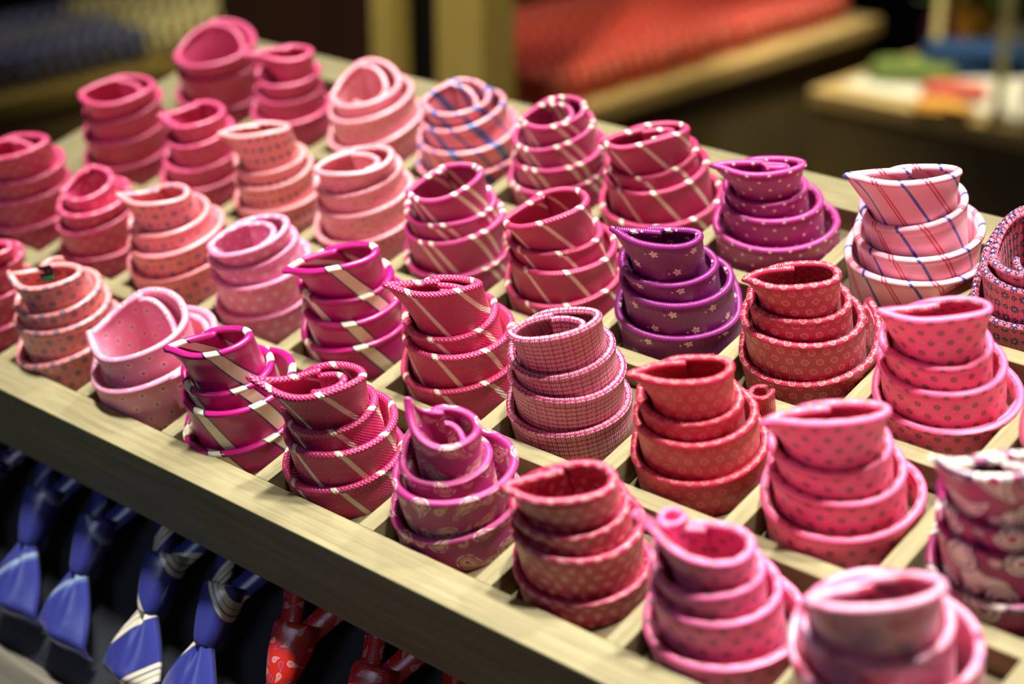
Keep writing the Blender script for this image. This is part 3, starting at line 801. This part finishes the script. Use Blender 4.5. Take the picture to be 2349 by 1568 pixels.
# left table: navy and yellow rows
table('display_table', 'dark wooden display table with navy and yellow ties at the far left', -1.43, -1.055, .15, 1.75, .80, olive_wood, dark_wood)
f = Fabric('navy_row', srgb(40, 44, 78)); f.stripes(.30, [(.08, .03, srgb(150, 152, 170))]); m_navy = f.done()
f = Fabric('slate_row', srgb(92, 92, 104)); f.stripes(.09, [(.03, .012, srgb(150, 148, 150))]); m_slate = f.done()
f = Fabric('mustard_row', srgb(120, 104, 44), rough=.3); f.stripes(.30, [(.08, .06, srgb(244, 234, 170))]); m_must = f.done()
for (m, n, x0, y0, st, lab, grp) in (
    (m_navy, 24, -1.125, .46, .026, 'dark navy folded tie in the blurred front row on the far left table', 'navy folded ties, front row'),
    (m_slate, 24, -1.225, .48, .026, 'slate grey folded tie in the blurred second row on the far left table', 'slate folded ties, second row'),
    (m_navy, 22, -1.325, .52, .026, 'navy folded tie in the blurred third row on the far left table', 'navy folded ties, third row'),
    (m_must, 13, -1.125, 1.10, .026, 'mustard yellow folded tie, front row, far left table', 'mustard folded ties, front row'),
    (m_must, 14, -1.225, 1.12, .026, 'mustard yellow folded tie, second row, far left table', 'mustard folded ties, second row'),
    (m_must, 14, -1.325, 1.11, .026, 'mustard yellow folded tie, rear row, far left table', 'mustard folded ties, rear row'),
    (m_navy, 8, -1.125, 1.46, .026, 'navy folded tie right of the mustard ones on the far left table', 'navy folded ties beside the mustard ones')):
    pr = folded_mesh('folded_tie', m, t=.016)
    row_of(pr, n, (x0, y0, .801), (0, st), math.pi/2, lab, grp)

# middle table: red and orange rows
table('display_table', 'long wooden display table with orange and red ties behind the tray', -1.035, -.51, 1.36, 2.32, .75, tan_wood, dark_wood)
cols = [('blush_row', srgb(226, 72, 40)), ('coral_row', srgb(232, 36, 20)), ('vermilion_row', srgb(242, 66, 18)), ('salmon_row', srgb(230, 84, 52)), ('orange_row', srgb(240, 104, 48)), ('rust_row', srgb(200, 66, 40))]
cols = cols[:4]
words = ['pale blush', 'coral red', 'vermilion', 'salmon', 'orange', 'rust red']
ordn = ['front', 'second', 'third', 'rear']
for j, (nm, cc) in enumerate(cols):
    f = Fabric(nm, cc, rough=.6, sheen=.05, spec=.3); f.stripes(.34, [(.06, .016, srgb(250, 190, 160)), (.2, .05, srgb(180, 30, 18))]); m = f.done()
    pr = folded_mesh('folded_tie', m, l=.085, t=.017)
    row_of(pr, 32, (-.590-.098*j, 1.41, .751), (0, .027), math.pi/2, '%s folded tie in the blurred %s row on the middle table' % (words[j], ordn[j]), '%s folded ties, %s row' % (words[j], ordn[j]))

# right table: bright top with folded cloths
bright_top = plain('white_lacquer', srgb(226, 220, 190), rough=.35, var=.03)
k_ = .9076
def rt(x, y): return (1.1966+(x-1.1966)*k_, -.604+(y+.604)*k_)
table('display_table', 'low display table with a bright spotlit top at the right', -.43, .95, 1.955, 2.95, .70, tan_wood_x, dark_wood)
sheet = bevel(MB().box(-.655, .655, -.46, .46, 0, .006).build('table_panel', bright_top, None, loc=(.262, 2.452, .7003)), .002)
tag(sheet, 'bright white panel lying on the right table under the cloths', 'panel')
def cloth(name, label, cat, cx, cy, lx, ly, h, rz, mat, z=.7068, layers=3):
    o = empty(name, (cx, cy, z), (0, 0, rz)); tag(o, label, cat)
    for k in range(layers):
        a = 1-.05*k; z0 = h*k/layers; z1 = h*(k+1)/layers-.0004
        rows = []
        n = 16
        for i in range(n):
            s = -1+2*i/(n-1); e = math.sqrt(max(0, 1-abs(s)**6))*.5+.5; row = []
            for q in range(16):
                an = 2*math.pi*q/16
                row.append((lx/2*a*s, ly/2*a*math.copysign(abs(math.cos(an))**.4, math.cos(an))*e+.006*math.sin(3*s+k), (z0+z1)/2+(z1-z0)/2*math.copysign(abs(math.sin(an))**.6, math.sin(an))))
            rows.append(row)
        V, F = loft(rows); mesh_obj('fold', V, F, mat, o)
    return o
green_c = plain('green_cotton', srgb(110, 128, 56), rough=.8); blue_c = plain('blue_cotton', srgb(22, 60, 96), rough=.8)
red_c = plain('coral_cotton', srgb(222, 104, 84), rough=.8); amber_c = plain('amber_cotton', srgb(240, 176, 70), rough=.8)
purp_c = plain('purple_cotton', srgb(120, 40, 84), rough=.8); maroon_c = plain('maroon_cotton', srgb(120, 44, 52), rough=.8)
x, y = rt(-.495, 2.40); cloth('folded_cloth', 'folded green cloth on the bright right table', 'cloth', x+.01, y, .15, .11, .022, .35, green_c)
x, y = rt(-.42, 2.535); cloth('folded_cloth', 'folded dark blue cloth on the bright right table', 'cloth', x-.005, y-.005, .20, .13, .042, .65, blue_c, layers=4)
x, y = rt(-.355, 2.335); cloth('folded_cloth', 'folded coral cloth in front of the blue one on the right table', 'cloth', x+.005, y-.012, .11, .07, .020, .5, red_c)
x, y = rt(-.318, 2.262); cloth('folded_cloth', 'folded amber cloth at the front edge of the right table', 'cloth', x, y-.03, .10, .05, .012, .1, amber_c)
x, y = rt(-.25, 2.44); cloth('folded_cloth', 'folded pink cloth at the right picture edge on the bright table', 'cloth', x+.05, y+.0, .12, .10, .020, .4, maroon_c)
x, y = rt(-.575, 2.70); cloth('folded_cloth', 'folded purple cloth behind the flower pot on the right table', 'cloth', x-.01, y+.02, .09, .07, .05, .3, purp_c, layers=4)
# orange pot with a plant
x, y = rt(-.462, 2.622)
pot = empty('potted_plant', (x-.035, y+.035, .7068)); tag(pot, 'small green plant in an amber pot at the top right', 'plant')
pot_m = plain('amber_glaze', srgb(214, 150, 30), rough=.4); soil_m = plain('soil', srgb(50, 36, 24), rough=.9); leaf_m = plain('leaf_green', srgb(70, 104, 36), rough=.5, var=.5, scale=30)
MB().lathe([(.026, 0), (.034, .03), (.040, .085), (.043, .09), (.043, .10), (.037, .10), (.036, .09)], 28).build('pot', pot_m, pot, smooth=True)
MB().lathe([(.001, .086), (.0355, .088), (.0355, .0885), (.001, .089)], 20).build('soil', soil_m, pot)
LV, LF = [], []
for k in range(90):
    a, el, ln = random.uniform(0, 6.28), random.uniform(.15, 1.35), random.uniform(.05, .12)
    dx, dy, dz = math.cos(a)*math.cos(el), math.sin(a)*math.cos(el), math.sin(el)
    px, py = -math.sin(a), math.cos(a); b = len(LV)
    for t, w in ((.25, .003), (.5, .011), (.75, .010), (1.0, .001)):
        cx, cy, cz = dx*ln*t, dy*ln*t, .088+dz*ln*t-.02*t*t
        LV += [(cx-px*w, cy-py*w, cz), (cx, cy, cz+.002+w*.25), (cx+px*w, cy+py*w, cz)]
    for i in range(3):
        q = b+3*i; LF += [(q, q+1, q+4, q+3), (q+1, q+2, q+5, q+4)]
mesh_obj('foliage', LV, LF, leaf_m, pot)
# two poles that carry a glass shelf over the right table
brass = plain('pale_brass', srgb(214, 196, 120), rough=.35, metal=.1, var=.05)
for (bx, by), r_, lab in ((rt(-.221, 2.242), .008, 'pale brass pole standing at the front of the bright right table'), (rt(-.536, 2.58), .007, 'pale brass pole standing at the rear of the bright right table')):
    o = MB().lathe([(r_*2.2, 0), (r_*2.2, .004), (r_, .008), (r_, .50), (r_*1.3, .505), (r_*1.3, .52), (.0005, .521)], 20).build('shelf_pole', brass, None, smooth=True, loc=(bx, by, .7068))
    tag(o, lab, 'pole', 'poles on the right table')

# ------------------------------------------------------------------ lights
def spot(name, loc, target, power, size=1.1, blend=.6, radius=.06, col=(1, .93, .80)):
    l = bpy.data.lights.new(name, 'SPOT'); l.energy = power; l.spot_size = size; l.spot_blend = blend; l.shadow_soft_size = radius; l.color = col
    o = bpy.data.objects.new(name, l); C.objects.link(o); o.location = loc
    o.rotation_euler = (Vector(target)-Vector(loc)).to_track_quat('-Z', 'Y').to_euler()
    return o
def area(name, loc, target, power, sx, sy, col=(1, .95, .88)):
    l = bpy.data.lights.new(name, 'AREA'); l.energy = power; l.shape = 'RECTANGLE'; l.size = sx; l.size_y = sy; l.color = col
    o = bpy.data.objects.new(name, l); C.objects.link(o); o.location = loc
    o.rotation_euler = (Vector(target)-Vector(loc)).to_track_quat('-Z', 'Y').to_euler()
    return o
spot('ceiling_spot', (1.00, -.10, 2.95), (.84, .10, 1.0), 290, size=.56, blend=1, radius=.05, col=(1, .97, .92))
spot('ceiling_spot', (.58, -.10, 2.95), (.50, .12, 1.0), 230, size=.56, blend=1, radius=.05, col=(1, .97, .92))
spot('ceiling_spot', (.16, -.02, 2.95), (.06, .24, 1.0), 225, size=.60, blend=1, radius=.05, col=(1, .97, .90))
spot('ceiling_spot', (1.15, .80, 2.95), (.80, .12, 1.0), 120, size=.60, blend=1, radius=.05, col=(1, .96, .88))
spot('ceiling_spot', (.45, .85, 2.95), (.20, .20, 1.0), 95, size=.60, blend=1, radius=.05, col=(1, .96, .88))
spot('ceiling_spot', (-1.3, .9, 2.9), (-1.2, .9, .8), 65, size=1.0, radius=.05, col=(1, .92, .72))
spot('ceiling_spot', (-.9, 1.8, 2.9), (-.8, 1.85, .75), 80, size=.8, radius=.05, col=(1, .90, .76))
spot('ceiling_spot', (-.15, 2.2, 2.9), (-.36, 2.06, .7), 330, size=.30, radius=.05, col=(1, .95, .80))
spot('ceiling_spot', (.0, .35, 2.9), (-.50, 1.15, 1.0), 220, size=.6, radius=.05, col=(1, .9, .62))
area('front_fill_light', (-.6, -2.6, 2.2), (.4, 0, .9), 11, 1.6, 1.2, (.62, .74, 1.0))  # added cool fill that lifts the front-facing sides, not a real window
area('side_fill_light', (2.9, .2, 2.0), (.6, 0, 1.0), 2.5, .8, .8, (1.0, .82, .74))  # added weak warm fill from the right, stands for no real lamp
w = bpy.data.worlds.new('shop_air'); w.use_nodes = True
w.node_tree.nodes['Background'].inputs[0].default_value = (.85, .80, .72, 1); w.node_tree.nodes['Background'].inputs[1].default_value = .032
bpy.context.scene.world = w

# ------------------------------------------------------------------ camera
cam = bpy.data.cameras.new('camera'); co = bpy.data.objects.new('camera', cam); C.objects.link(co)
Rr = np.array([[0.742256048150478, 0.6442425087191838, -0.18441135795619473], [0.25961272547985303, -0.5301596858434647, -0.8071752847277232], [-0.6177840980091327, 0.5512552017582881, -0.5607677868614342]])
Q = np.array([[1, 0, 0], [0, CT, -ST], [0, ST, CT]])
rt_, dn, fw = (Q@Rr[0], Q@Rr[1], Q@Rr[2])
pos = W(13.295399, -4.965924, 7.039696)
co.matrix_world = Matrix(((rt_[0], -dn[0], -fw[0], pos[0]), (rt_[1], -dn[1], -fw[1], pos[1]), (rt_[2], -dn[2], -fw[2], pos[2]), (0, 0, 0, 1)))
cam.sensor_width = 36.0; cam.lens = 36.0*4103.6376/2349
cam.clip_start = .02
cam.dof.use_dof = True; cam.dof.focus_distance = 11.65*S; cam.dof.aperture_fstop = cam.lens/1000/(.22*S)
cam.dof.aperture_blades = 9
sc = bpy.context.scene
sc.camera = co
sc.view_settings.view_transform = 'Standard'; sc.view_settings.look = 'None'; sc.view_settings.gamma = 1.0
sc.view_settings.exposure = -0.10; sc.view_settings.use_curve_mapping = False
